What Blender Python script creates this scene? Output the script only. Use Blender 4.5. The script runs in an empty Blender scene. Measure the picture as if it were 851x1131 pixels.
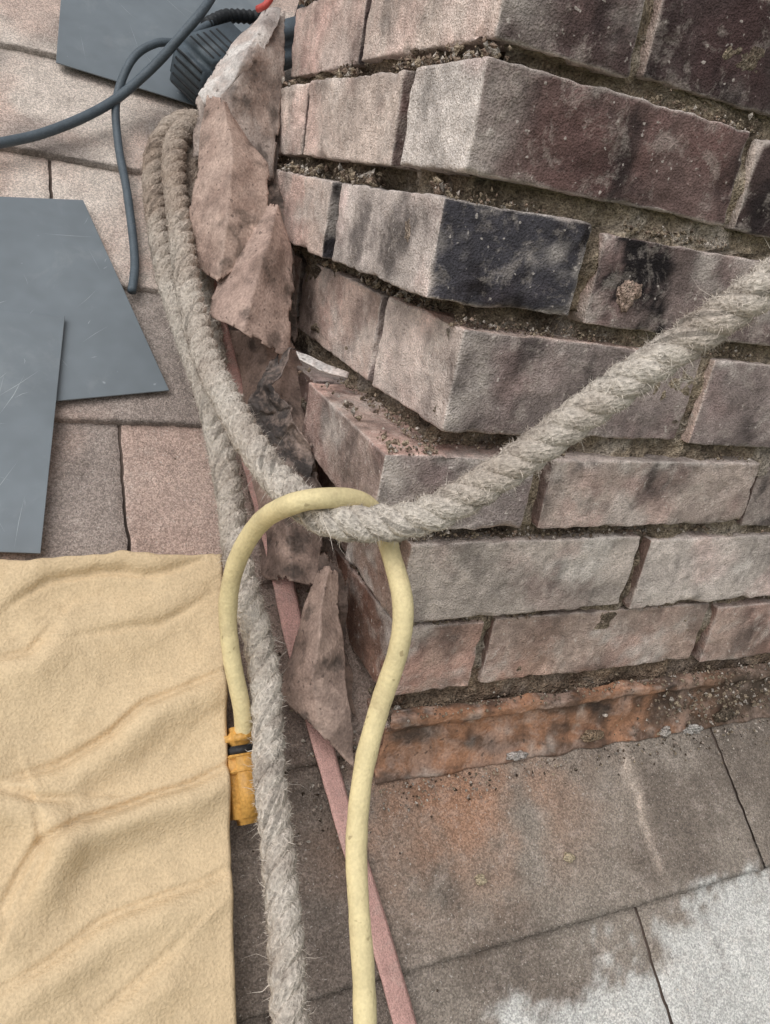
import bpy, math, random, bmesh
from mathutils import Vector, Matrix, noise
random.seed(7)
S = bpy.context.scene
S.view_settings.view_transform='Standard'; S.view_settings.look='None'; S.view_settings.exposure=0
nz = noise.noise
def fr(p,s,o=4):
    return noise.fractal(Vector((p[0]*s,p[1]*s,p[2]*s)),0.9,2.1,o)
def n1(p,s,k=0.0):
    return nz(Vector((p[0]*s+k,p[1]*s+k*1.7,p[2]*s-k)))
def lin(c):
    r=[]
    for v in c:
        v=v/255.0
        r.append(v/12.92 if v<=0.04045 else ((v+0.055)/1.055)**2.4)
    return r
def mix(a,b,t):
    t=max(0,min(1,t)); return [a[i]*(1-t)+b[i]*t for i in range(3)]
def ss(a,b,x):
    t=max(0,min(1,(x-a)/(b-a))); return t*t*(3-2*t)

# ---------------- survey frame: world axes (X along chimney front, Y into depth, Z up)
F=867.0; CX=425.5; CY=565.5
Xc=Vector((2250-CX,550-CY,F)).normalized()
Yc=Vector((10-CX,140-CY,F)); Yc=(Yc-Xc*Yc.dot(Xc)).normalized()
Zc=Xc.cross(Yc)
def c2w(v): return Vector((v.dot(Xc),v.dot(Yc),v.dot(Zc)))
ref=c2w(Vector(((512-CX)/F,(190-CY)/F,1))*0.432)
CAM=Vector((0,0,0.421))-ref
def ray(u,v): return c2w(Vector(((u-CX)/F,(v-CY)/F,1)))
def D(u,v,d): return CAM+ray(u,v)*d
AL=math.radians(40); ca,sa=math.cos(AL),math.sin(AL)
NR=Vector((0,-sa,ca))
def pt(x,r,h=0): return Vector((x,r*ca-h*sa,r*sa+h*ca))
def R(u,v,h=0):
    d=ray(u,v); t=(h-NR.dot(CAM))/NR.dot(d); return CAM+d*t
def RC(u,v,h=0):
    p=R(u,v,h); return (p.x,p.y*ca+p.z*sa)

# ---------------- helpers
def empty(name):
    e=bpy.data.objects.new(name,None); S.collection.objects.link(e); return e
def mk(name,vs,fs,mat,parent=None,cols=None,smooth=True,uvs=None):
    m=bpy.data.meshes.new(name); m.from_pydata([tuple(v) for v in vs],[],fs); 
    if cols:
        a=m.color_attributes.new('Col','FLOAT_COLOR','POINT')
        flat=[]
        for c in cols: flat+= [c[0],c[1],c[2],1.0]
        a.data.foreach_set('color',flat)
    if uvs:
        ul=m.uv_layers.new(name='UVMap'); idx=[0]*len(m.loops); m.loops.foreach_get('vertex_index',idx)
        fl=[]
        for i in idx: fl+=[uvs[i][0],uvs[i][1]]
        ul.data.foreach_set('uv',fl)
    if smooth: m.polygons.foreach_set('use_smooth',[True]*len(m.polygons))
    m.update()
    o=bpy.data.objects.new(name,m); S.collection.objects.link(o)
    if mat: m.materials.append(mat)
    if parent: o.parent=parent
    return o
def N(nt,t,**k):
    n=nt.nodes.new(t)
    for a,b in k.items(): setattr(n,a,b)
    return n
def dusty(name,base=None,g1=650,g2=90,c1=.5,c2=.4,bd=.0012,rough=.92,spec=.15,speck=None,speck_s=260,speck_t=.66,metal=0,vor=0,vk=.2,dust=None,dust_s=45,dust_t=.53,dust_k=.6):
    m=bpy.data.materials.new(name); m.use_nodes=True; nt=m.node_tree; L=nt.links.new
    b=nt.nodes['Principled BSDF']; tc=N(nt,'ShaderNodeTexCoord')
    vec=tc.outputs['Object']
    a=N(nt,'ShaderNodeTexNoise'); a.inputs['Scale'].default_value=g1; a.inputs['Detail'].default_value=1; L(vec,a.inputs['Vector'])
    c=N(nt,'ShaderNodeTexNoise'); c.inputs['Scale'].default_value=g2; c.inputs['Detail'].default_value=4; c.inputs['Roughness'].default_value=.68; L(vec,c.inputs['Vector'])
    if base is None:
        at=N(nt,'ShaderNodeAttribute'); at.attribute_name='Col'; col=at.outputs['Color']
    else:
        rg=N(nt,'ShaderNodeRGB'); rg.outputs[0].default_value=(*base,1); col=rg.outputs[0]
    def mr(src,k):
        x=N(nt,'ShaderNodeMapRange'); x.inputs['From Min'].default_value=.25; x.inputs['From Max'].default_value=.75
        x.inputs['To Min'].default_value=1-k; x.inputs['To Max'].default_value=1+k; L(src,x.inputs['Value']); return x.outputs[0]
    out=col
    if dust:
        e=N(nt,'ShaderNodeTexNoise'); e.inputs['Scale'].default_value=dust_s; e.inputs['Detail'].default_value=6; e.inputs['Roughness'].default_value=.75; e.inputs['Distortion'].default_value=.4; L(vec,e.inputs['Vector'])
        x=N(nt,'ShaderNodeMapRange'); x.inputs['From Min'].default_value=dust_t; x.inputs['From Max'].default_value=dust_t+.09; x.inputs['To Max'].default_value=dust_k; L(e.outputs[0],x.inputs['Value'])
        mx=N(nt,'ShaderNodeMix',data_type='RGBA'); L(x.outputs[0],mx.inputs[0]); L(out,mx.inputs[6])
        m2=N(nt,'ShaderNodeMix',data_type='RGBA'); m2.inputs[0].default_value=.45; L(out,m2.inputs[6]); m2.inputs[7].default_value=(*dust,1); L(m2.outputs[2],mx.inputs[7]); out=mx.outputs[2]
    s1=N(nt,'ShaderNodeVectorMath',operation='SCALE'); L(out,s1.inputs[0]); L(mr(a.outputs[0],c1),s1.inputs['Scale'])
    s2=N(nt,'ShaderNodeVectorMath',operation='SCALE'); L(s1.outputs[0],s2.inputs[0]); L(mr(c.outputs[0],c2),s2.inputs['Scale'])
    out=s2.outputs[0]
    h=N(nt,'ShaderNodeMath',operation='MULTIPLY_ADD'); L(c.outputs[0],h.inputs[0]); h.inputs[1].default_value=2.2; L(a.outputs[0],h.inputs[2])
    hh=h.outputs[0]
    if vor:
        vo=N(nt,'ShaderNodeTexVoronoi'); vo.inputs['Scale'].default_value=vor; L(vec,vo.inputs['Vector'])
        vr=N(nt,'ShaderNodeSeparateColor'); L(vo.outputs['Color'],vr.inputs[0])
        s3=N(nt,'ShaderNodeVectorMath',operation='SCALE'); L(out,s3.inputs[0]); L(mr(vr.outputs[0],vk),s3.inputs['Scale']); out=s3.outputs[0]
    if speck:
        e=N(nt,'ShaderNodeTexNoise'); e.inputs['Scale'].default_value=speck_s; e.inputs['Detail'].default_value=1; L(vec,e.inputs['Vector'])
        x=N(nt,'ShaderNodeMapRange'); x.inputs['From Min'].default_value=speck_t; x.inputs['From Max'].default_value=speck_t+.05; x.inputs['To Max'].default_value=.6; L(e.outputs[0],x.inputs['Value'])
        mx=N(nt,'ShaderNodeMix',data_type='RGBA'); L(x.outputs[0],mx.inputs[0]); L(out,mx.inputs[6]); mx.inputs[7].default_value=(*speck,1); out=mx.outputs[2]
    L(out,b.inputs['Base Color'])
    b.inputs['Roughness'].default_value=rough; b.inputs['Specular IOR Level'].default_value=spec; b.inputs['Metallic'].default_value=metal
    bp=N(nt,'ShaderNodeBump'); bp.inputs['Strength'].default_value=1; bp.inputs['Distance'].default_value=bd; L(hh,bp.inputs['Height']); L(bp.outputs[0],b.inputs['Normal'])
    return m
def simple(name,c,rough=.6,spec=.4,metal=0,bd=.0003,g=300,k=.15):
    return dusty(name,base=lin(c),g1=g*2,g2=g*.2,c1=k*.6,c2=k,bd=bd,rough=rough,spec=spec,metal=metal)

def catmull(P,step):
    out=[];n=len(P)
    for i in range(n-1):
        p0=P[max(i-1,0)];p1=P[i];p2=P[i+1];p3=P[min(i+2,n-1)]
        k=max(2,int((p2-p1).length/step))
        for j in range(k):
            t=j/k
            out.append(.5*((2*p1)+(p2-p0)*t+(2*p0-5*p1+4*p2-p3)*t*t+(-p0+3*p1-3*p2+p3)*t**3))
    out.append(P[-1].copy()); return out
def frames(C):
    T=[]
    for i in range(len(C)):
        a=C[max(i-1,0)];b=C[min(i+1,len(C)-1)]; d=(b-a)
        T.append(d.normalized() if d.length>1e-9 else Vector((0,0,1)))
    n=T[0].orthogonal().normalized(); NN=[];BB=[]
    for t in T:
        n=(n-t*n.dot(t)); n.normalize(); NN.append(n.copy()); BB.append(t.cross(n))
    return T,NN,BB
def tube(C,rf,seg=12,vs=None,fs=None,uv=None):
    if vs is None: vs=[];fs=[];uv=[]
    T,NN,BB=frames(C); base=len(vs); s=0
    for i,c in enumerate(C):
        if i: s+=(c-C[i-1]).length
        for k in range(seg):
            a=2*math.pi*k/seg; rr=rf(s,a,c)
            vs.append(c+(NN[i]*math.cos(a)+BB[i]*math.sin(a))*rr); uv.append((k/seg,s))
        if i:
            for k in range(seg):
                p=base+(i-1)*seg; q=base+i*seg; k2=(k+1)%seg
                fs.append((p+k,p+k2,q+k2,q+k))
    fs.append(tuple(base+k for k in range(seg))[::-1]); e=base+(len(C)-1)*seg
    fs.append(tuple(e+k for k in range(seg)))
    return vs,fs,uv

# ================= CHIMNEY
LIGHT=lin((208,198,190)); ORG=lin((180,126,98)); SOOT=lin((38,34,35)); PINK=lin((200,174,162))
chim=empty('brick_chimney')
brick_mat=dusty('brick_dusty',g1=800,g2=120,c1=.28,c2=.32,bd=.0012,speck=LIGHT,speck_s=240,speck_t=.71,dust=lin((206,194,184)),dust_s=38,dust_t=.52,dust_k=.6)
mort_mat=dusty('mortar_crumbly',g1=600,g2=140,c1=.5,c2=.5,bd=.0035,speck=lin((165,153,136)),speck_s=420,speck_t=.63)
DPT=.39; WID=.82
def axis(a,b,step):
    L=b-a; e=[0,.001,.0022,.004]
    inner=max(1,int((L-.008)/step)); r=e+[.004+(L-.008)*i/inner for i in range(1,inner)]+[L-.004,L-.0022,L-.001,L]
    return [a+x for x in r]
def brick(name,x0,x1,y0,y1,z0,z1,cf,cl,seed,fine=True,dust=.4,soot=.0,rot=0.0,ct=None,corner=False):
    st=.0036 if fine else .02
    ax,ay,az=axis(x0,x1,st),axis(y0,y1,st*1.4),axis(z0,z1,st)
    nx,ny,nz_=len(ax),len(ay),len(az); ids={};vs=[];cols=[]
    cen=Vector(((x0+x1)/2,(y0+y1)/2,(z0+z1)/2))
    Rm=Matrix.Rotation(rot,3,'Z')@Matrix.Rotation(random.uniform(-.012,.012),3,'Y')@Matrix.Rotation(random.uniform(-.014,.014),3,'X')
    so=seed*3.17
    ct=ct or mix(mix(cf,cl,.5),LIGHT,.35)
    def vid(i,j,k):
        key=(i,j,k)
        if key in ids: return ids[key]
        p=Vector((ax[i],ay[j],az[k]))
        q0=p+Vector((so,so,0))
        r=.0014+.0022*max(0,n1(q0,80))+.018*max(0,n1(q0,42,5)-.28)
        r=min(r,.013)
        q=Vector((min(max(p.x,x0+r),x1-r),min(max(p.y,y0+r),y1-r),min(max(p.z,z0+r),z1-r)))
        d=p-q; L=d.length
        n=d.normalized() if L>1e-7 else Vector((0,0,1))
        p2=q+n*r if L>1e-7 else p
        edge=1-max(abs(n.x),abs(n.y),abs(n.z))
        if fine:
            disp=.0015*fr(q0,24,3)+.0009*n1(q0,150)
            pit=n1(q0,85,9)
            if pit>.40: disp-=.006*(pit-.40)
            p2=p2+n*disp
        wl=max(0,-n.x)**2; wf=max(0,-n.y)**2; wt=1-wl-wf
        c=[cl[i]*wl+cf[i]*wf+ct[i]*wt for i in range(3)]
        if fine:
            a=fr((q0.x*.6,q0.y*.8,q0.z),24,5)
            c=[v*(1+.5*a) for v in c]
            rd=fr((q0.x+31,q0.y,q0.z),17,4); c=mix(c,[c[0]*1.06,c[1]*.94,c[2]*.94],ss(-.1,.5,rd)*.8)
            b=fr((q0.x+7,q0.y,q0.z*1.5),13,5)+.35*n1(q0,120)
            c=mix(c,LIGHT,ss(.08,.65,b)*dust*1.35)
            c=mix(c,LIGHT,min(.75,edge*2.6)*(.35+dust*.5)*(0.7+n1(q0,130)))
            if corner and wf>.4 and not soot>.42: c=mix(c,LIGHT,ss(.045,.0,p.x-x0)*.38*(1+1.5*n1(q0,60)))
            b2=fr((q0.x*1.4,q0.y*1.2+11,q0.z*.7),22,6)+.25*n1(q0,220)
            c=mix(c,SOOT,ss(.06,.65,b2)*(soot+.25)*(1.4 if wf>.5 else .9))
            low=ss(.15,.0,p.z)*ss(.48,.0,abs(p.x-.08))
            c=mix(c,ORG,low*ss(-.35,.6,fr((q0.x,q0.y,q0.z+3),18,4))*.6)
        w=cen+Rm@(p2-cen)
        ids[key]=len(vs); vs.append(w); cols.append([max(.01,v) for v in c]); return ids[key]
    fs=[]
    for i in range(nx-1):
        for k in range(nz_-1):
            fs.append((vid(i,0,k),vid(i+1,0,k),vid(i+1,0,k+1),vid(i,0,k+1)))
            fs.append((vid(i,ny-1,k),vid(i,ny-1,k+1),vid(i+1,ny-1,k+1),vid(i+1,ny-1,k)))
    for j in range(ny-1):
        for k in range(nz_-1):
            fs.append((vid(0,j,k),vid(0,j,k+1),vid(0,j+1,k+1),vid(0,j+1,k)))
            fs.append((vid(nx-1,j,k),vid(nx-1,j+1,k),vid(nx-1,j+1,k+1),vid(nx-1,j,k+1)))
    for i in range(nx-1):
        for j in range(ny-1):
            fs.append((vid(i,j,0),vid(i,j+1,0),vid(i+1,j+1,0),vid(i+1,j,0)))
            fs.append((vid(i,j,nz_-1),vid(i+1,j,nz_-1),vid(i+1,j+1,nz_-1),vid(i,j+1,nz_-1)))
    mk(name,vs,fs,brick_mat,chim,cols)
C_=lin
courses=[
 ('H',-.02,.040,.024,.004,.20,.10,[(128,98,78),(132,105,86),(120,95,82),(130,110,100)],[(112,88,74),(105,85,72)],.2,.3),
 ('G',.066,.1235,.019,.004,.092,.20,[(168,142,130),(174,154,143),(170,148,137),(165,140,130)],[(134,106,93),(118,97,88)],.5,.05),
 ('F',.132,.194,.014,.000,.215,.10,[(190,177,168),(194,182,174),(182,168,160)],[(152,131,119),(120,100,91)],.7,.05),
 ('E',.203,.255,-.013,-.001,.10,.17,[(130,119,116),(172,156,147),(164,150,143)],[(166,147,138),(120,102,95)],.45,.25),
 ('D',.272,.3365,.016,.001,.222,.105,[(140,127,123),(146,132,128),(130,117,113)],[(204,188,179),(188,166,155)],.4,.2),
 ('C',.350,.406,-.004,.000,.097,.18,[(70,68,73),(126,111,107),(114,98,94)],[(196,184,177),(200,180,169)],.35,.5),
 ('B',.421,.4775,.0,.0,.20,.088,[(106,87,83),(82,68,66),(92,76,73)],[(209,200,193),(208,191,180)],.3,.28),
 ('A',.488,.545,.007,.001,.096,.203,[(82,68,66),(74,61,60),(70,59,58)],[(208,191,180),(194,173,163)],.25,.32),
]
fj={'H':[.40,.6],'G':[.325,.52],'F':[.43,.64],'E':[.315,.52],'D':[.43,.63],'C':[.31,.51],'B':[.41,.61],'A':[.31,.51]}
zz=.556;i=0
while zz<1.05:
    nm='U%d'%i; st=(i%2==0)
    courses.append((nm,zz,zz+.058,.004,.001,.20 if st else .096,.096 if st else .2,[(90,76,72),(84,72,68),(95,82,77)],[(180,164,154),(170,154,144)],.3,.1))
    fj[nm]=[.41,.61] if st else [.31,.51]; zz+=.069;i+=1
sd=1
for (nm,z0,z1,ox,oy,fx,ly,cf,cl,du,so) in courses:
    fine=not nm.startswith('U'); g=.010
    rot={'E':-.04,'D':.045,'C':-.04,'B':.015,'A':-.02}.get(nm,random.uniform(-.01,.01))
    top=PINK if nm in('E','D') else None
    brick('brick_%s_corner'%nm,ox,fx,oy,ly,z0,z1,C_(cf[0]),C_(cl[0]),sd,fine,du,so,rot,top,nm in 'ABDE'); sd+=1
    x=fx+g; js=[j for j in fj[nm] if j>fx+.05]+[WID]
    for q,j in enumerate(js):
        zj=random.uniform(-.003,.003)
        brick('brick_%s_front_%d'%(nm,q),x,j-g*.2,oy+random.uniform(-.003,.004),oy+.1,z0+zj,z1+zj,C_(cf[min(q+1,len(cf)-1)]),C_(cl[-1]),sd,fine and x<.6,du,so,random.uniform(-.015,.015)); sd+=1; x=j+g*.8
    y=ly+g
    nxt=[y+.19] if ly<.15 else []
    for q,j in enumerate(nxt+[DPT]):
        if j-y>.04:
            brick('brick_%s_side_%d'%(nm,q),ox+random.uniform(-.002,.004)+(.006 if nm=='E' else 0),ox+.1,y,j,z0,z1,C_(cf[0]),C_(cl[min(1,len(cl)-1)]),sd,fine,du,so,random.uniform(-.025,.025)); sd+=1
        y=j+g
zc=[(-.1,.024,.004)]+[((c[1]+c[2])/2,c[3],c[4]) for c in courses]
def off(z):
    for a,b in zip(zc,zc[1:]):
        if a[0]<=z<=b[0]:
            t=(z-a[0])/(b[0]-a[0]); return a[1]*(1-t)+b[1]*t, a[2]*(1-t)+b[2]*t
    return zc[-1][1],zc[-1][2]
vs=[];fs=[];cols=[];st=.0030
MT=lin((158,143,124)); MD=lin((84,72,62)); ML=lin((186,176,166))
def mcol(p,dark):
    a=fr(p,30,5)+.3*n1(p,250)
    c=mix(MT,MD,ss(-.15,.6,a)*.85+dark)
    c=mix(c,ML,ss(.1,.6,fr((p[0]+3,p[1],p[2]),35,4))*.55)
    if p[2]<.08: c=mix(c,lin((135,110,92)),.5)
    return c
def gap(z,x):
    g=0
    if .245<z<.280: g+=.018*ss(.18,.06,x)
    if .335<z<.352: g+=.012*ss(.16,.04,x)
    if .405<z<.423: g+=.010*ss(.14,.02,x)
    if .476<z<.489: g+=.012*ss(.14,.03,x)
    if .193<z<.204: g+=.008*ss(.25,.05,x)
    return g
nzv=int(.65/st)
nxv=int(.62/st)
for k in range(nzv+1):
    for i in range(nxv+1):
        z=-.03+k*st; x=i*st; ox,oy=off(z)
        q=(x,0,z); rec=max(.0078+.0085*fr(q,24,4)+.0032*n1(q,170)+.004*ss(.05,.0,x),.0022)+gap(z,x)
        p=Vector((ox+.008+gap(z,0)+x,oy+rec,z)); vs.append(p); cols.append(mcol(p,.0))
        if i and k:
            a=(k-1)*(nxv+1)+i-1; b=a+nxv+1; fs.append((a,a+1,b+1,b))
mk('mortar_front',vs,fs,mort_mat,chim,cols)
vs=[];fs=[];cols=[];nyv=int(DPT/st)
for k in range(nzv+1):
    for i in range(nyv+1):
        z=-.03+k*st; y=i*st; ox,oy=off(z)
        q=(0,y+5,z); rec=max(.0150+.012*fr(q,24,4)+.004*n1(q,170),.0055)+gap(z,y*.5)
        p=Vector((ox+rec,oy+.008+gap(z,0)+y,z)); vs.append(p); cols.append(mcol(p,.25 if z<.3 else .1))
        if i and k:
            a=(k-1)*(nyv+1)+i-1; b=a+nyv+1; fs.append((a+1,a,b,b+1))
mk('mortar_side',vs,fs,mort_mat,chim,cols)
def box(name,lo,hi,mat,parent):
    v=[(x,y,z) for x in(lo[0],hi[0]) for y in(lo[1],hi[1]) for z in(lo[2],hi[2])]
    f=[(0,1,3,2),(4,6,7,5),(0,4,5,1),(2,3,7,6),(0,2,6,4),(1,5,7,3)]
    return mk(name,v,f,mat,parent,[MT]*8,False)
box('mortar_core',(.062,.045,-.1),(WID-.01,DPT-.012,1.05),mort_mat,chim)

def crumbs(name,pts,mat,parent,palette):
    vs=[];fs=[];cols=[]
    for p,s in pts:
        b=len(vs); f_=random.uniform(.75,1.2); c=[v*f_ for v in random.choice(palette)]
        for d in ((1,0,0),(-1,0,0),(0,1,0),(0,-1,0),(0,0,1),(0,0,-1)):
            vs.append(Vector(p)+Vector([d[i]*s*random.uniform(.5,1.2)+random.uniform(-.3,.3)*s for i in range(3)])); cols.append(c)
        for f in ((0,2,4),(2,1,4),(1,3,4),(3,0,4),(2,0,5),(1,2,5),(3,1,5),(0,3,5)): fs.append(tuple(b+k for k in f))
    return mk(name,vs,fs,mat,parent,cols,False)
pts=[]
for c in courses[:8]:
    nm,z0,z1,ox,oy=c[:5]
    for _ in range(900):
        x=random.random()**1.2*.62; s=random.choice([.0005,.0007,.0010,.0017])*random.uniform(.7,1.3)
        if n1((x,0,z1),14)<-.15: continue
        pts.append(((ox+x,oy+random.uniform(.001,.009),z1+s*.4+abs(random.gauss(0,.0032))),s))
    for _ in range(120 if nm=='E' else 700):
        y=random.random()*DPT; s=random.choice([.0006,.0010,.0015,.0028])*random.uniform(.7,1.4)
        if n1((0,y,z1),18)<-.1: continue
        pts.append(((ox+random.uniform(.002,.014),oy+y,z1+s*.4+abs(random.gauss(0,.0035))),s))
for _ in range(160):
    y=random.uniform(.0,.17); pts.append(((.018+random.gauss(0,.003),y,.257+abs(random.gauss(0,.003))),random.uniform(.0007,.0020)))
for _ in range(160):
    x=random.uniform(.02,.14); pts.append(((x,.016+random.gauss(0,.003),.257+abs(random.gauss(0,.003))),random.uniform(.0006,.0016)))
for _ in range(700):
    x=random.gauss(.38,.06); pts.append(((x,-.004+random.gauss(0,.005),random.uniform(.0,.055)),random.uniform(.0006,.0028)))
for _ in range(500):
    pts.append(((random.uniform(.03,.6),random.uniform(-.008,.004),.050+abs(random.gauss(0,.004))),random.uniform(.0005,.0018)))
crumbs('mortar_crumbs',pts,mort_mat,chim,[MT,MT,ML,lin((150,130,115)),lin((112,98,86))])
def blob(name,c,rx,ry,rz,col,parent,mat,sd_=0):
    bm=bmesh.new(); bmesh.ops.create_icosphere(bm,subdivisions=4,radius=1)
    for v in bm.verts:
        n=v.co.copy(); k=1+.4*fr((n.x+sd_,n.y,n.z),1.5,5)+.12*n1(n,5,sd_)
        v.co=Vector((n.x*rx*k,n.y*ry*k,n.z*rz*k))+Vector(c)
    vs=[v.co.copy() for v in bm.verts]; fs=[[q.index for q in f.verts] for f in bm.faces]
    cols=[[u*(1+.3*n1(v,300)) for u in col] for v in vs]; bm.free()
    return mk(name,vs,fs,mat,parent,cols)
def onwall(u,v,y=0.0):
    d=ray(u,v); t=(y-CAM.y)/d.y; return CAM+d*t
for q,(u,v,rx,rz,c) in enumerate([(692,326,.007,.009,(168,146,133)),(702,321,.004,.005,(158,136,123)),(655,812,.012,.005,(140,120,100)),(765,806,.011,.005,(190,184,178)),(735,808,.006,.004,(180,172,165)),(800,790,.012,.006,(104,92,80)),(572,834,.010,.003,(184,176,170))]):
    p=onwall(u,v,-.001 if v<700 else -.009); blob('mortar_dab_%d'%q,p,rx,.003 if v<700 else .004,rz,lin(c),chim,mort_mat,q*3)
blob('mortar_dab_side',(-.0035,.045,.385),.003,.006,.008,lin((150,135,122)),chim,mort_mat,40)

def grid(name,rows,mat,parent,nu=36,nv=36,amp=.003,freq=60,cf=None,tear=.0,thick=.0012,seed=0,lw=.85):
    n=len(rows);m=len(rows[0])
    def cr(P,t):
        L=len(P)-1; x=t*L; i=min(int(x),L-1); t=x-i
        p0=P[max(i-1,0)];p1=P[i];p2=P[i+1];p3=P[min(i+2,L)]
        cu=.5*((2*p1)+(p2-p0)*t+(2*p0-5*p1+4*p2-p3)*t*t+(-p0+3*p1-3*p2+p3)*t**3)
        return cu*(1-lw)+(p1*(1-t)+p2*t)*lw
    vs=[];cols=[];fs=[]
    for j in range(nv+1):
        row=[cr([rows[a][b] for a in range(n)],j/nv) for b in range(m)]
        for i in range(nu+1):
            p=cr(row,i/nu); q=(p.x+seed,p.y,p.z)
            p=p+Vector((n1(q,freq),n1(q,freq,3),n1(q,freq,6)))*amp+Vector((n1(q,freq*3.5),n1(q,freq*3.5,3),n1(q,freq*3.5,6)))*amp*.35
            c=cf(p,i/nu,j/nv) if cf else [.2,.2,.2]
            e=min(i/nu,1-i/nu,j/nv,1-j/nv); 
            if e<.02: c=[v*1.25 for v in c]  # edge highlight painted into the border colour of the sheet
            vs.append(p); cols.append(c)
    for j in range(nv):
        for i in range(nu):
            u=(i+.5)/nu; v=(j+.5)/nv; e=min(u,1-u,v,1-v)
            if tear and e< tear*max(0,.2+fr((u*3+seed,v*3,seed),1.6,5)*1.5): continue
            a=j*(nu+1)+i; fs.append((a,a+1,a+nu+2,a+nu+1))
    o=mk(name,vs,fs,mat,parent,cols)
    md=o.modifiers.new('thick','SOLIDIFY'); md.thickness=thick; md.offset=0
    return o
lead_mat=dusty('lead_flashing_dirty',g1=500,g2=80,c1=.22,c2=.32,bd=.0006,rough=.75,spec=.3,speck=lin((70,60,54)),speck_s=220,speck_t=.69,dust=lin((192,168,155)),dust_s=26,dust_t=.49,dust_k=.7)
flash=empty('step_flashing')
def cap(p,u,v):
    c=mix(lin((160,118,92)),lin((92,75,65)),ss(-.25,.4,fr((p.x*.6,p.y,p.z*1.4),30,5))*.85+ss(.08,.03,p.x)*.3)
    c=mix(c,lin((190,178,168)),ss(.2,.7,fr(p,55,4))*.5)
    c=mix(c,lin((54,47,44)),ss(.10,.55,fr((p.x+4,p.y,p.z),45,5))*.7)
    return mix(c,lin((90,78,69)),ss(.24,.40,p.x)*.85)
rows=[[Vector((x,.0035,.052)) for x in(.03,.13,.23,.33,.43,.60)],
      [Vector((x,-.0055,.049+.0015*math.sin(x*60))) for x in(.025,.13,.23,.33,.43,.60)],
      [Vector((x,-.0058,.043+.0015*math.sin(x*60))) for x in(.025,.13,.23,.33,.43,.60)],
      [Vector((x,-.0005,.038)) for x in(.022,.13,.23,.33,.43,.60)],
      [Vector((x,-.0030,.010)) for x in(.020,.13,.23,.33,.43,.60)],
      [Vector((x,-.0090,-.004)) for x in(.020,.13,.23,.33,.43,.60)]]
grid('front_apron',rows,lead_mat,flash,120,36,.0026,50,cap,.0,.0014,3)

# ================= ROOF
roof=empty('shingle_roof')
shin=dusty('asphalt_shingle',g1=900,g2=40,c1=.26,c2=.14,bd=.0011,vor=800,vk=.22,speck=lin((205,196,188)),speck_s=560,speck_t=.69,dust=lin((204,190,180)),dust_s=60,dust_t=.53,dust_k=.35)
PK=lin((192,172,161)); PK2=lin((205,193,183)); GR=lin((142,133,127)); BR=lin((142,132,122)); WH=lin((212,211,207)); MID=lin((172,149,138))
def rcol(x,r,tint):
    p=(x,r,0); f=fr(p,9,5)
    c=mix(PK,PK2,ss(-.3,.4,f))
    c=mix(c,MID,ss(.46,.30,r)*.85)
    c=mix(c,GR,ss(.0,.5,fr((x+4,r,1),6,4)+tint)*.8)
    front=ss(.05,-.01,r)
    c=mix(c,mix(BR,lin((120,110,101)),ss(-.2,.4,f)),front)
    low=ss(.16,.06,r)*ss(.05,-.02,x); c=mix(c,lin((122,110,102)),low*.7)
    if r<.03:
        o=math.exp(-((x-.09)/.10)**2-((r+.035)/.06)**2); c=mix(c,lin((170,126,99)),min(1,o)*ss(-.7,.4,fr((x,r,5),18,5))*.75)
        s=math.exp(-((x-.258-.008*n1(p,40)-.03*r)/.006)**2)*ss(.02,-.02,r)*ss(-.135,-.10,r)*(.6+.9*n1(p,90)); c=mix(c,lin((210,192,177)),s*.8)
        w=ss(-.010,.020,-.162-r+.24*(x-.2)+.038*fr((x,r,9),26,6)+.016*n1(p,150))*ss(-.122,-.130,r); c=mix(c,WH,w*.82)
    d=fr((x,r,3),60,3); c=mix(c,lin((84,73,67)),ss(.35,.8,d)*.35)
    return c
vs=[];fs=[];cols=[]
def tab(x0,x1,rb,fine,tint):
    L=.165; st=.0040 if fine else .05
    nxx=max(2,int((x1-x0)/st)); nr=max(3,int(L/st)); base=len(vs)
    lift=random.uniform(.0,.002); cj=random.uniform(-.0015,.0015)
    for j in range(-1,nr+1):
        for i in range(nxx+1):
            x=x0+(x1-x0)*i/nxx; jj=max(j,0); r=rb+cj+L*jj/nr
            h=.0055*(1-jj/nr)+lift*(1-jj/nr)
            if fine:
                if j<=0: r+=.0015*n1((x,rb,0),90)+.0010*n1((x,rb,0),260)
                xx=x
                if i==0: xx+=.0014*n1((r,x0,0),100)
                if i==nxx: xx+=.0014*n1((r,x1,0),100)
                h+=.0014*fr((x,r,2),12,2)+.0005*n1((x,r,0),150)
            else: xx=x
            if j==-1: h=-.003
            if i in(0,nxx) and j>=0: h-=.0015
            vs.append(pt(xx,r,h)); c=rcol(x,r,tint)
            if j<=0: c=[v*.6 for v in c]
            cols.append(c)
    w=nxx+1
    for j in range(nr+1):
        for i in range(nxx):
            a=base+j*w+i; fs.append((a,a+1,a+w+1,a+w))
special={0:-.24+.095,1:.02,-1:-.09,-2:.37,-3:.225,2:-.19,3:.0}
k=-12
while k<22:
    rb=.1555+.1445*k
    offx=special.get(k, .15*(k%2))
    i0=int(math.floor((-2.4-offx)/.305))
    for i in range(i0,i0+17):
        x0=offx+i*.305; x1=x0+.3025
        if k==-2 and i==-1: continue
        if k==-2 and i==-2: x1=.37-.0025
        fine=(-4<=k<=5) and x1>-.75 and x0<.85
        tint=random.uniform(-.35,.35)
        if k==0 and i==-1: tint=.55
        if k==0 and i==0: tint=-.5
        tab(x0,x1,rb,fine,tint)
    k+=1
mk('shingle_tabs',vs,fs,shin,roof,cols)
e=[pt(x,r,h) for h in(-.03,-.002) for x,r in((-4,-2.5),(4,-2.5),(4,3.6),(-4,3.6))]
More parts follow.
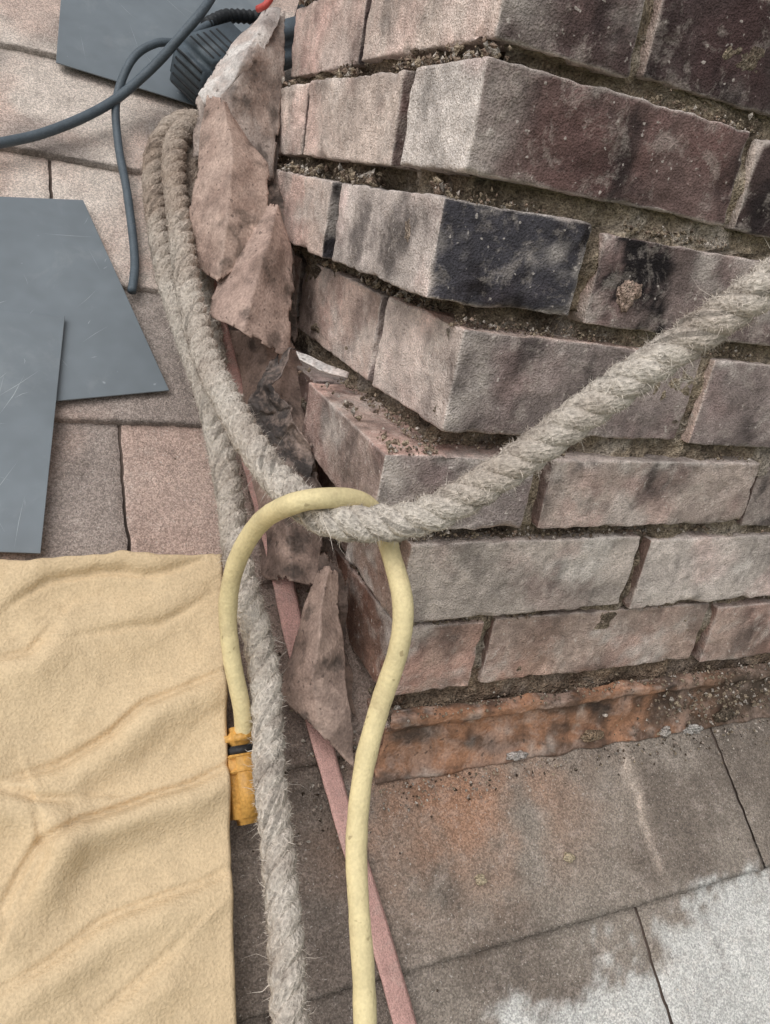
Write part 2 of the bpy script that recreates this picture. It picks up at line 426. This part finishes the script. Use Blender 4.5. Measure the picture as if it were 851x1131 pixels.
mk('roof_deck',e,[(3,2,1,0),(4,5,6,7),(0,1,5,4),(1,2,6,5),(2,3,7,6),(3,0,4,7)],simple('roof_deck_dark',(104,90,82),.95),roof,None,False)
g=[( -300,-300,-5),(300,-300,-5),(300,300,-5),(-300,300,-5)]
mk('ground',g,[(0,1,2,3)],simple('ground_earth',(105,112,84),.95,g=2),None,None,False)
pts=[]
for _ in range(450):
    x=random.uniform(.02,.5); r=-abs(random.gauss(0,.010))-.012; s=random.uniform(.0006,.0018); pts.append((pt(x,r,.006+s*.5),s))
for _ in range(300):
    x=random.uniform(-.6,.5); r=random.uniform(-.2,.9); s=random.uniform(.0005,.0012); pts.append((pt(x,r,.007),s))
for _ in range(700):
    x=-abs(random.gauss(0,.03))+.01; r=random.uniform(-.05,.5); s=random.uniform(.0006,.0028); pts.append((pt(x,r,.008),s))
crumbs('roof_grit',pts,mort_mat,roof,[MT,ML,MD,lin((178,162,150))])
for q,(u,v) in enumerate(((629,947),(531,972))):
    p=R(u,v,.007); blob('putty_spot_%d'%q,p,.004,.004,.003,lin((200,184,156)),roof,mort_mat,q+60)

# ================= METAL SHEETS
slate=dusty('painted_steel_sheet',base=lin((112,120,126)),g1=60,g2=7,c1=.06,c2=.16,bd=.0001,rough=.38,spec=.5,dust=lin((170,172,172)),dust_s=14,dust_t=.54,dust_k=.22,speck=lin((170,176,180)),speck_s=150,speck_t=.76)
scr=simple('sheet_scratch',(160,167,171),.6)
def sheet(poly,h,name='metal_sheet',ns=26):
    P=[R(u,v,h+dh) for (u,v,dh) in poly]; n=len(P)
    bm=bmesh.new(); vv=[bm.verts.new(p) for p in P]; f=bm.faces.new(vv); f.normal_update()
    if f.normal.z<0: f.normal_flip()
    ex=bmesh.ops.extrude_face_region(bm,geom=[f]); 
    for g_ in ex['geom']:
        if isinstance(g_,bmesh.types.BMVert): g_.co+=NR*.0014
    bmesh.ops.recalc_face_normals(bm,faces=bm.faces)
    me=bpy.data.meshes.new(name); bm.to_mesh(me); bm.free(); me.materials.append(slate)
    o=bpy.data.objects.new(name,me); S.collection.objects.link(o)
    bv=o.modifiers.new('b','BEVEL'); bv.width=.0004; bv.segments=2
    vs=[];fs=[]
    T1=(P[1]-P[0]).normalized(); T2=NR.cross(T1)
    c2=[(p.dot(T1),p.dot(T2)) for p in P]
    def inside(x,y):
        r=False
        for i in range(n):
            x1,y1=c2[i];x2,y2=c2[i-1]
            if (y1>y)!=(y2>y) and x<(x2-x1)*(y-y1)/(y2-y1)+x1: r=not r
        return r
    hh=P[0].dot(NR)+.0015
    for _ in range(ns):
        for t_ in range(60):
            x=random.uniform(min(c[0] for c in c2),max(c[0] for c in c2)); y=random.uniform(min(c[1] for c in c2),max(c[1] for c in c2))
            an=random.gauss(.9,.7); ln=random.choice([.006,.012,.03,.045]); dx,dy=math.cos(an)*ln,math.sin(an)*ln
            if inside(x,y) and inside(x+dx,y+dy): break
        else: continue
        w=random.uniform(.00012,.0003); px,py=-dy/ln*w,dx/ln*w; bx,by=px*6*random.uniform(-1,1),py*6*random.uniform(-1,1)
        b=len(vs)
        for (a_,b_) in((x,y),(x+dx*.5+bx+px,y+dy*.5+by+py),(x+dx,y+dy),(x+dx*.5+bx-px,y+dy*.5+by-py)): vs.append(T1*a_+T2*b_+NR*hh)
        fs.append((b,b+1,b+2,b+3))
    mk('scratches',vs,fs,scr,o,None,False)
    return o
sheet([(-150,212,0),(92,222,0),(187,432,0),(60,444,0),(-150,455,0)],.011)
sheet([(-120,335,0),(72,350,0),(45,612,0),(-120,606,0)],.016)
sheet([(72,-60,0),(62,70,0),(215,117,0),(262,60,0),(330,-60,0)],.010)

# ================= STEP FLASHING FLAPS
def fcol(c1,c2,c3=None,th=.3):
    def f(p,u,v):
        c=mix(C_(c1),C_(c2),ss(-.35,.45,fr(p,28,5)))
        if c3: c=mix(c,C_(c3),ss(th,th+.4,fr((p.x+2,p.y,p.z),40,4))*.8)
        return c
    return f
def G(name,rows,cf,**k):
    return grid(name,[[D(*q) for q in r] for r in rows],lead_mat,flash,cf=cf,**k)
G('flap_top',[[(284,26,.74),(300,8,.735),(316,10,.73)],
   [(250,68,.73),(280,60,.69),(314,80,.725)],
   [(218,112,.71),(256,104,.68),(308,140,.72)],
   [(212,172,.71),(246,172,.69),(302,208,.71)]],fcol((172,159,151),(128,115,108),(78,70,65),.3),tear=.04,amp=.003,freq=28,seed=1,nu=44,nv=50)
G('flap_upper_lip',[[(286,20,.725),(300,9,.72),(312,10,.72)],[(248,62,.705),(266,70,.68),(288,70,.70)],[(219,106,.695),(236,122,.69),(252,120,.70)]],fcol((204,198,193),(172,163,158)),tear=.02,amp=.003,freq=45,seed=9)
G('flap_dark_side',[[(292,40,.735),(316,30,.735)],[(268,120,.72),(310,120,.73)],[(280,205,.71),(304,215,.72)]],fcol((100,89,83),(68,60,56),(135,121,113)),tear=.04,seed=4)
G('flap_back_long',[[(290,190,.715),(318,215,.71)],[(285,270,.695),(326,300,.69)],[(278,350,.685),(330,385,.68)]],fcol((122,106,97),(78,68,62),(140,122,112)),tear=.05,amp=.004,freq=36,seed=44,nv=50)
G('flap_middle',[[(230,104,.69),(248,110,.675),(266,140,.69)],
   [(220,170,.68),(256,172,.655),(296,182,.68)],
   [(209,238,.67),(252,246,.64),(303,240,.67)],
   [(220,294,.66),(242,310,.635),(284,272,.66)]],fcol((172,150,138),(146,124,113),(104,90,81),.35),tear=.04,amp=.003,freq=22,seed=2,nu=50,nv=64)
G('flap_lower',[[(282,222,.675),(308,226,.665),(321,270,.67)],
   [(252,290,.65),(288,290,.625),(326,318,.655)],
   [(227,346,.635),(268,370,.61),(317,396,.64)]],fcol((166,143,132),(132,112,102),(92,79,72),.3),tear=.03,amp=.003,freq=22,seed=5,nu=50,nv=50)
G('step_leaf',[[(252,362,.70),(292,370,.675),(332,372,.69)],[(262,440,.68),(300,440,.655),(340,450,.67)],[(276,520,.655),(312,520,.635),(352,540,.645)],[(286,590,.635),(320,590,.61),(358,600,.625)],[(288,640,.62),(325,645,.60),(358,652,.61)]],
   fcol((166,143,131),(122,104,95),(76,67,62),.25),tear=.04,amp=.0035,freq=28,seed=6,nv=90,nu=44)
G('tar_strip',[[(300,400,.64),(327,382,.635)],[(274,440,.635),(302,426,.62)],[(280,475,.63),(320,455,.615)],[(304,508,.62),(340,490,.61)],[(320,545,.615),(348,535,.61)]],fcol((88,81,78),(58,52,50),(140,124,116),.2),tear=.08,amp=.006,freq=60,seed=7,nv=80)
G('tar_scrap',[[(322,470,.625),(346,488,.62)],[(330,520,.615),(356,540,.615)],[(350,575,.60),(372,590,.605)]],fcol((110,95,87),(70,61,57),(150,132,122)),tear=.1,amp=.006,freq=60,seed=17,nv=50)
G('leaf_behind',[[(352,600,.61),(384,640,.61)],[(340,690,.60),(384,720,.60)],[(345,770,.59),(395,800,.59)]],fcol((130,110,99),(84,72,66),(150,130,120)),tear=.06,amp=.004,freq=40,seed=27,nv=50)
G('flap_foot',[[(352,626,.59),(363,624,.582),(374,632,.585)],[(332,690,.58),(354,694,.556),(377,694,.575)],[(314,740,.575),(348,748,.55),(385,770,.568)],[(305,774,.57),(350,808,.552),(394,848,.566)]],fcol((166,143,131),(122,104,95),(82,72,66),.3),tear=.03,amp=.003,freq=26,seed=8,nv=70,nu=50)
G('metal_sliver',[[(328,388,.60),(350,397,.60),(386,412,.60)],[(332,396,.595),(352,408,.595),(384,418,.598)]],fcol((200,194,190),(120,110,104)),amp=.0012,nu=20,nv=6)

# ================= ROPE
rope_mat=bpy.data.materials.new('rope_fibre'); rope_mat.use_nodes=True
nt=rope_mat.node_tree; L=nt.links.new; b=nt.nodes['Principled BSDF']
uvn=N(nt,'ShaderNodeUVMap'); mp=N(nt,'ShaderNodeMapping'); mp.inputs['Scale'].default_value=(14,180,1); L(uvn.outputs[0],mp.inputs[0])
no=N(nt,'ShaderNodeTexNoise'); no.inputs['Scale'].default_value=1.6; no.inputs['Detail'].default_value=4; L(mp.outputs[0],no.inputs['Vector'])
tc=N(nt,'ShaderNodeTexCoord'); n2=N(nt,'ShaderNodeTexNoise'); n2.inputs['Scale'].default_value=420; n2.inputs['Detail'].default_value=2; L(tc.outputs['Object'],n2.inputs['Vector'])
at=N(nt,'ShaderNodeAttribute'); at.attribute_name='Col'
ad=N(nt,'ShaderNodeMath',operation='ADD'); L(no.outputs[0],ad.inputs[0]); L(n2.outputs[0],ad.inputs[1])
mr=N(nt,'ShaderNodeMapRange'); mr.inputs['From Min'].default_value=.65; mr.inputs['From Max'].default_value=1.35; mr.inputs['To Min'].default_value=.5; mr.inputs['To Max'].default_value=1.3; L(ad.outputs[0],mr.inputs['Value'])
sc=N(nt,'ShaderNodeVectorMath',operation='SCALE'); L(at.outputs['Color'],sc.inputs[0]); L(mr.outputs[0],sc.inputs['Scale']); L(sc.outputs[0],b.inputs['Base Color'])
b.inputs['Roughness'].default_value=1; b.inputs['Specular IOR Level'].default_value=.05
bp=N(nt,'ShaderNodeBump'); bp.inputs['Distance'].default_value=.002; L(ad.outputs[0],bp.inputs['Height']); L(bp.outputs[0],b.inputs['Normal'])
fuzz_mat=bpy.data.materials.new('rope_fuzz'); fuzz_mat.use_nodes=True; nt=fuzz_mat.node_tree
at=N(nt,'ShaderNodeAttribute'); at.attribute_name='Col'; b=nt.nodes['Principled BSDF']; nt.links.new(at.outputs['Color'],b.inputs['Base Color']); b.inputs['Roughness'].default_value=1; b.inputs['Specular IOR Level'].default_value=.05
rope=empty('rope')
RC1=lin((202,193,182)); RC2=lin((166,149,135))
def ropecol(p):
    c=mix(RC1,RC2,ss(.25,.42,p.z)*ss(.05,-.08,p.x)*.75+.15+.5*fr(p,20,3))
    return mix(c,lin((126,112,102)),ss(.2,.8,fr((p.x,p.y+3,p.z),60,3))*.45)
def make_rope(name,P,Rr=.0108,pitch=.042):
    C=catmull(P,.002); T,NN,BB=frames(C); vs=[];fs=[];uv=[]
    S_=[0]
    for i in range(1,len(C)): S_.append(S_[-1]+(C[i]-C[i-1]).length)
    rs=Rr*.62; a0=Rr*.40
    for k in range(3):
        Q=[]
        for i,c in enumerate(C):
            th=2*math.pi*(S_[i]/pitch+k/3)
            Q.append(c+(NN[i]*math.cos(th)+BB[i]*math.sin(th))*a0)
        tube(Q,lambda s,a,c: rs*(1+.14*n1(c,130,k)+.12*n1(c,420,k)),14,vs,fs,uv)
    mk(name,vs,fs,rope_mat,rope,[ropecol(p) for p in vs],True,uv)
    fv=[];ff=[];fc=[]
    tot=S_[-1]; cnt=int(tot*1000*24)
    for _ in range(cnt):
        i=random.randrange(len(C)); th=random.random()*6.283
        ph=th-2*math.pi*S_[i]/pitch; lob=.5+.5*math.cos(3*ph)
        rr=Rr*(.80+.19*lob)
        rad=NN[i]*math.cos(th)+BB[i]*math.sin(th); ar=T[i].cross(rad)
        p=C[i]+rad*rr
        q_=random.random()
        ln=random.uniform(.0018,.005) if q_<.95 else (random.uniform(.006,.011) if q_<.997 else random.uniform(.012,.025))
        d=(rad*random.uniform(.1,.8)+ar*random.uniform(-1,1)+T[i]*random.uniform(-1,1)).normalized()
        m=p+d*ln*.5; d2=(d+Vector((random.uniform(-.7,.7),random.uniform(-.7,.7),random.uniform(-.9,.5)))).normalized(); t=m+d2*ln*.5
        w=d.cross(rad+Vector((.01,.02,.03))).normalized()*random.uniform(.00009,.00022)
        bb=len(fv); fv+= [p-w,p+w,m+w*.8,m-w*.8,t]; ff+=[(bb,bb+1,bb+2,bb+3),(bb+3,bb+2,bb+4)]
        f_=random.uniform(.75,1.3); c=[v*f_ for v in ropecol(p)]; fc+=[c]*5
    mk(name+'_fuzz',fv,ff,fuzz_mat,rope,fc,False)
make_rope('rope_strand_taut',[D(960,225,.37),D(851,312,.385),D(760,375,.405),D(650,452,.42),D(560,518,.43),D(480,566,.44),D(420,578,.45),D(365,574,.455),D(325,548,.475),
   D(290,508,.51),D(255,450,.555),D(225,385,.60),D(207,310,.64),D(198,240,.675),D(192,180,.70),D(200,148,.72),D(222,142,.74),D(240,170,.77)])
make_rope('rope_strand_hanging',[D(236,150,.775),D(214,134,.745),D(190,142,.74),D(172,172,.735),D(172,225,.72),D(185,300,.69),D(206,370,.655),D(228,430,.63),D(243,490,.61),D(255,555,.585),
   D(265,630,.56),D(284,700,.545),D(295,770,.53),D(298,850,.505),D(306,930,.485),D(313,1010,.465),D(318,1080,.45),D(322,1190,.43)])
make_rope('rope_strand_inner',[D(262,150,.79),D(232,138,.755),D(212,160,.74),D(214,205,.715),D(220,270,.70),D(228,330,.69),D(240,400,.67)],.009)
fv=[];ff=[];uvv=[]
for q in range(9):
    P0=D(742+random.uniform(-8,8),405,.40); P=[P0]
    for s_ in range(4): P.append(P[-1]+Vector((random.uniform(-.006,.009),random.uniform(-.003,.003),random.uniform(-.006,.002))))
    tube(catmull(P,.001),lambda s,a,c:.00016,4,fv,ff,uvv)
mk('frayed_yarn',fv,ff,fuzz_mat,rope,[RC1]*len(fv))

# ================= EXTENSION CORD
cord=empty('extension_cord')
ycol=dusty('cord_rubber_yellow',base=lin((217,201,156)),g1=500,g2=45,c1=.08,c2=.18,bd=.0004,rough=.62,spec=.22,speck=lin((140,122,90)),speck_s=190,speck_t=.71,dust=lin((160,140,110)),dust_s=30,dust_t=.54,dust_k=.5)
P=[D(270,812,.53),D(267,780,.525),D(256,725,.52),D(252,670,.515),D(262,620,.50),D(288,577,.475),D(325,556,.445),D(365,550,.447),D(398,554,.462),D(420,575,.475),D(433,615,.467),D(445,665,.455),D(441,715,.455),D(420,780,.46),D(402,850,.455),D(394,930,.445),D(397,1010,.43),D(402,1080,.42),D(405,1190,.405)]
C=catmull(P,.003); v,f,uv=tube(C,lambda s,a,c:.0061*(1+.07*n1(c,50)+.04*n1(c,170)),16)
mk('cord',v,f,ycol,cord)
oc=dusty('plug_plastic_orange',base=lin((202,152,78)),g1=500,g2=60,c1=.15,c2=.25,bd=.0003,rough=.5,spec=.4,dust=lin((170,150,120)),dust_k=.5)
def rbox(name,size,mat,M,parent,bev=.003,seg=3):
    bm=bmesh.new(); bmesh.ops.create_cube(bm,size=1)
    for vv in bm.verts: vv.co=Vector((vv.co.x*size[0],vv.co.y*size[1],vv.co.z*size[2]))
    bmesh.ops.bevel(bm,geom=bm.edges[:],offset=bev,segments=seg,affect='EDGES')
    me=bpy.data.meshes.new(name); bm.to_mesh(me); bm.free(); me.materials.append(mat)
    me.polygons.foreach_set('use_smooth',[True]*len(me.polygons))
    o=bpy.data.objects.new(name,me); S.collection.objects.link(o); o.matrix_world=M; o.parent=parent; return o
def frameM(o,zdir,up):
    z=zdir.normalized(); x=up.cross(z).normalized(); y=z.cross(x)
    return Matrix(((x.x,y.x,z.x,o.x),(x.y,y.y,z.y,o.y),(x.z,y.z,z.z,o.z),(0,0,0,1)))
a=D(263,800,.535); b_=D(276,912,.515); ax=(b_-a)
M=frameM((a+b_)/2,ax,NR); Ln=ax.length
dark=simple('rubber_black',(40,40,42),.6)
rbox('connector_body',(.021,.021,Ln*.72),oc,M@Matrix.Translation((0,0,Ln*.12)),cord,.004)
rbox('connector_collar',(.023,.023,Ln*.22),oc,M@Matrix.Translation((0,0,-Ln*.36)),cord,.005)
rbox('connector_groove',(.018,.018,.006),dark,M@Matrix.Translation((0,0,-Ln*.235)),cord,.001)
for q in (-.3,-.15): rbox('connector_rib',(.0222,.0222,.0022),oc,M@Matrix.Translation((0,0,Ln*(q+.12))),cord,.0008)

# ================= WEBBING STRAP
stp=dusty('strap_webbing_pink',base=lin((206,164,155)),g1=900,g2=60,c1=.25,c2=.22,bd=.0008,rough=.9,dust=lin((195,178,168)),dust_k=.5)
Cc=[R(203,160,.05),R(214,235,.04),R(230,320,.03),R(250,400,.022),R(277,500,.018),R(303,600,.017),R(325,700,.016),R(350,800,.015),R(378,900,.014),R(412,1010,.013),R(445,1125,.013),R(460,1190,.013)]
C=catmull(Cc,.004); vs=[];fs=[]
for i,c in enumerate(C):
    t=(C[min(i+1,len(C)-1)]-C[max(i-1,0)]).normalized(); sd_=t.cross(NR).normalized()
    tw=.30*math.sin(i*.03)+.1*n1(c,20); nn=(NR*math.cos(tw)+sd_*math.sin(tw)); sd2=nn.cross(t).normalized()
    w=.0088+.0006*n1(c,90)
    for q in range(7):
        o_=(q-3)/3; vs.append(c+sd2*w*o_+nn*(.0005*(1-o_*o_)+.0003*(q%2)))
    if i:
        for q in range(6):
            a_=(i-1)*7+q; fs.append((a_,a_+1,a_+8,a_+7))
o=mk('webbing_strap',vs,fs,stp); md=o.modifiers.new('s','SOLIDIFY'); md.thickness=.0014

# ================= FOAM CUSHION
foam=dusty('foam_upholstery_tan',base=lin((209,186,152)),g1=600,g2=50,c1=.12,c2=.08,bd=.0006,rough=1,spec=.05,dust=lin((192,166,130)),dust_s=10,dust_t=.5,dust_k=.5)
H0=.045
TR=Vector(RC(247,610,H0)); BR_=Vector(RC(263,1131,H0)); TL=Vector(RC(0,617,H0))
dirx=(TR-TL); TL2=TR-dirx*1.9; down=(BR_-TR)*1.25
cre=[([(255,738),(205,752),(160,775),(120,812),(60,842),(0,868)],.014,1),
     ([(262,838),(210,862),(150,885),(90,905),(45,935),(5,1005)],.017,1),
     ([(262,955),(190,985),(110,1020),(50,1060),(-20,1100)],.010,1),
     ([(225,616),(160,636),(110,630),(55,640),(10,668)],.009,-1),
     ([(60,690),(30,720),(-10,730)],.008,1),
     ([(200,1040),(150,1090),(100,1131)],.007,1),
     ([(-10,872),(40,884),(80,880)],.010,-1),
     ([(40,900),(52,950),(25,1000)],.009,1),
     ([(235,655),(170,690),(90,700)],.006,-1)]
creR=[([Vector(RC(u,v,H0)) for u,v in pl],am,sg) for pl,am,sg in cre]
def sdist(p,pl):
    best=9;sg=1;tt=0
    for i in range(len(pl)-1):
        a=pl[i];b=pl[i+1];ab=b-a;t=max(0,min(1,(p-a).dot(ab)/ab.dot(ab)));q=a+ab*t;d=(p-q).length
        if d<best: best=d; sg=1 if (ab.x*(p.y-a.y)-ab.y*(p.x-a.x))>0 else -1; tt=(i+t)/(len(pl)-1)
    return best*sg,tt
nu,nv=200,220; vs=[];fs=[]
for j in range(nv+1):
    for i in range(nu+1):
        s=i/nu;t=j/nv
        p=TL2+(TR-TL2)*s+down*t
        ex=(1-s)*(TR-TL2).length; ey=t*down.length
        p2=p.copy()
        if ey<.03: p2+=Vector((0,.004*n1((p.x,0,0),22)+.002*n1((p.x,1,0),80)))*(1-ey/.03)
        if ex<.02: p2+=Vector((.0008*n1((0,p.y,3),40),0))
        qx=p.x*12+1.2*n1((p.x,p.y,0),9); qy=(p.y-.35*p.x)*30+1.6*n1((p.x,p.y,5),9)
        rid=1-abs(nz(Vector((qx,qy,2.0))))*2.2
        hgt=H0+.0035*fr((p.x,p.y,0),6,2)+.0008*max(0,rid)**3+.0005*n1((p.x,p.y,0),90)
        wrp=p+Vector((n1((p.x,p.y,1),20),n1((p.x,p.y,7),20)))*.004
        for pl,am,sg in creR:
            d,tt=sdist(wrp,pl); d*=sg
            if abs(d)>.08: continue
            k=math.sin(math.pi*min(1,max(0,tt*.9+.05)))**.6
            hgt+=am*k*(-.5*math.exp(-(d/.0026)**2)+.7*math.exp(-((d-.011)/.012)**2)-.35*math.exp(-((d+.022)/.022)**2))
        e_=min(ex,ey,s*.5+.02,(1-t)*.5+.02)
        if e_<.003: hgt-=.003-math.sqrt(max(0,.003**2-(.003-e_)**2))
        vs.append(pt(p2.x,p2.y,hgt))
w=nu+1
for j in range(nv):
    for i in range(nu): a=j*w+i; fs.append((a,a+w,a+w+1,a+1))
rim=[i for i in range(w)]+[j*w+nu for j in range(1,nv+1)]+[nv*w+i for i in range(nu-1,-1,-1)]+[j*w for j in range(nv-1,0,-1)]
bs=len(vs)
for q in rim:
    p=vs[q]; hh=p.dot(NR); vs.append(p-NR*(hh-.009))
n_=len(rim)
for q in range(n_): fs.append((rim[q],rim[(q+1)%n_],bs+(q+1)%n_,bs+q))
mk('foam_cushion',vs,fs,foam)

# ================= ANGLE GRINDER + cords
gr=empty('angle_grinder')
navy=simple('tool_housing',(82,93,101),.5,.5,k=.25); blk=simple('tool_black',(34,37,40),.55,.4)
mtl=simple('tool_alloy',(120,120,122),.4,.5,.8)
c0=R(208,84,.045); ax=(R(300,54,.045)-c0); ax.normalize()
M=frameM(c0,ax,NR)
rbox('tail_housing',(.060,.058,.085),navy,M@Matrix.Translation((0,0,.040)),gr,.010,4)
rbox('grip',(.05,.048,.13),navy,M@Matrix.Translation((0,0,.13)),gr,.016,4)
rbox('motor_collar',(.066,.062,.04),blk,M@Matrix.Translation((0,0,.205)),gr,.016,4)
rbox('gear_head',(.055,.06,.06),mtl,M@Matrix.Translation((0,.004,.25)),gr,.014,4)
for sgn in(-1,1):
  for q in range(5):
    rbox('vent_slot',(.002,.030,.003),blk,M@Matrix.Translation((sgn*.0297,0,.012+q*.009)),gr,.0008,1)
for q in range(5):
    rbox('vent_slot_top',(.034,.002,.003),blk,M@Matrix.Translation((0,.0287,.012+q*.009)),gr,.0008,1)
for q in range(5):
    rbox('vent_slot_end',(.036,.0032,.002),blk,M@Matrix.Translation((0,-.018+q*.009,-.0025)),gr,.0008,1)
bm=bmesh.new(); bmesh.ops.create_cone(bm,cap_ends=True,segments=48,radius1=.058,radius2=.058,depth=.003)
me=bpy.data.meshes.new('grinding_disc'); bm.to_mesh(me); bm.free(); me.materials.append(blk)
o=bpy.data.objects.new('grinding_disc',me); S.collection.objects.link(o); o.matrix_world=M@Matrix.Translation((0,-.032,.255))@Matrix.Rotation(math.pi/2,4,'X'); o.parent=gr
cab=simple('cable_rubber',(80,90,98),.55,.4,k=.2)
def cable(name,P,r,parent=None,mat=cab):
    C=catmull(P,.004); v,f,uv=tube(C,lambda s,a,c:r*(1+.03*n1(c,60)),12); return mk(name,v,f,mat,parent)
cable('tool_cord',[R(146,322,.012),R(149,285,.012),R(141,215,.014),R(131,160,.016),R(129,110,.03),R(146,66,.05),R(172,48,.06),R(200,46,.06),R(222,32,.05),R(240,22,.045)],.0040,gr)
C=catmull([R(228,28,.045),R(252,18,.045),R(290,20,.045)],.002)
v,f,uv=tube(C,lambda s,a,c:.0062+(.0014 if (s*1000)%7<3.5 else 0),14); mk('strain_relief',v,f,blk,gr)
cable('power_cord',[R(-120,176,.02),R(0,158,.02),R(60,143,.022),R(120,115,.03),R(165,78,.05),R(200,40,.08),R(232,0,.10),R(262,-60,.11)],.0046)
cable('red_cord',[R(285,10,.16),R(298,0,.17),R(310,-40,.17)],.003,None,simple('red_plastic',(190,80,74),.5))

# ================= LIGHT, WORLD, CAMERA
w=bpy.data.worlds.new('World'); S.world=w; w.use_nodes=True; nt=w.node_tree
bg=nt.nodes['Background']; sky=N(nt,'ShaderNodeTexSky'); sky.sky_type='NISHITA'; sky.sun_disc=False
d=Vector((-.62,-.42,.95)).normalized()
sky.sun_elevation=math.asin(d.z); sky.sun_rotation=math.atan2(d.x,d.y); sky.dust_density=3; sky.air_density=1.0
hs=N(nt,'ShaderNodeHueSaturation'); hs.inputs['Saturation'].default_value=.14
nt.links.new(sky.outputs[0],hs.inputs['Color']); nt.links.new(hs.outputs[0],bg.inputs[0]); bg.inputs[1].default_value=.15
sl=bpy.data.lights.new('sun','SUN'); sl.energy=1.15; sl.angle=math.radians(50); sl.color=(1,.98,.955)
so_=bpy.data.objects.new('sun',sl); S.collection.objects.link(so_); so_.rotation_euler=d.to_track_quat('Z','Y').to_euler()
cd=bpy.data.cameras.new('camera'); co=bpy.data.objects.new('camera',cd); S.collection.objects.link(co); S.camera=co
rt=c2w(Vector((1,0,0))); up=c2w(Vector((0,-1,0))); bk=c2w(Vector((0,0,-1)))
co.matrix_world=Matrix(((rt.x,up.x,bk.x,CAM.x),(rt.y,up.y,bk.y,CAM.y),(rt.z,up.z,bk.z,CAM.z),(0,0,0,1)))
cd.sensor_fit='VERTICAL'; cd.sensor_height=36; cd.lens=36*F/1131; cd.clip_start=.01; cd.clip_end=1000
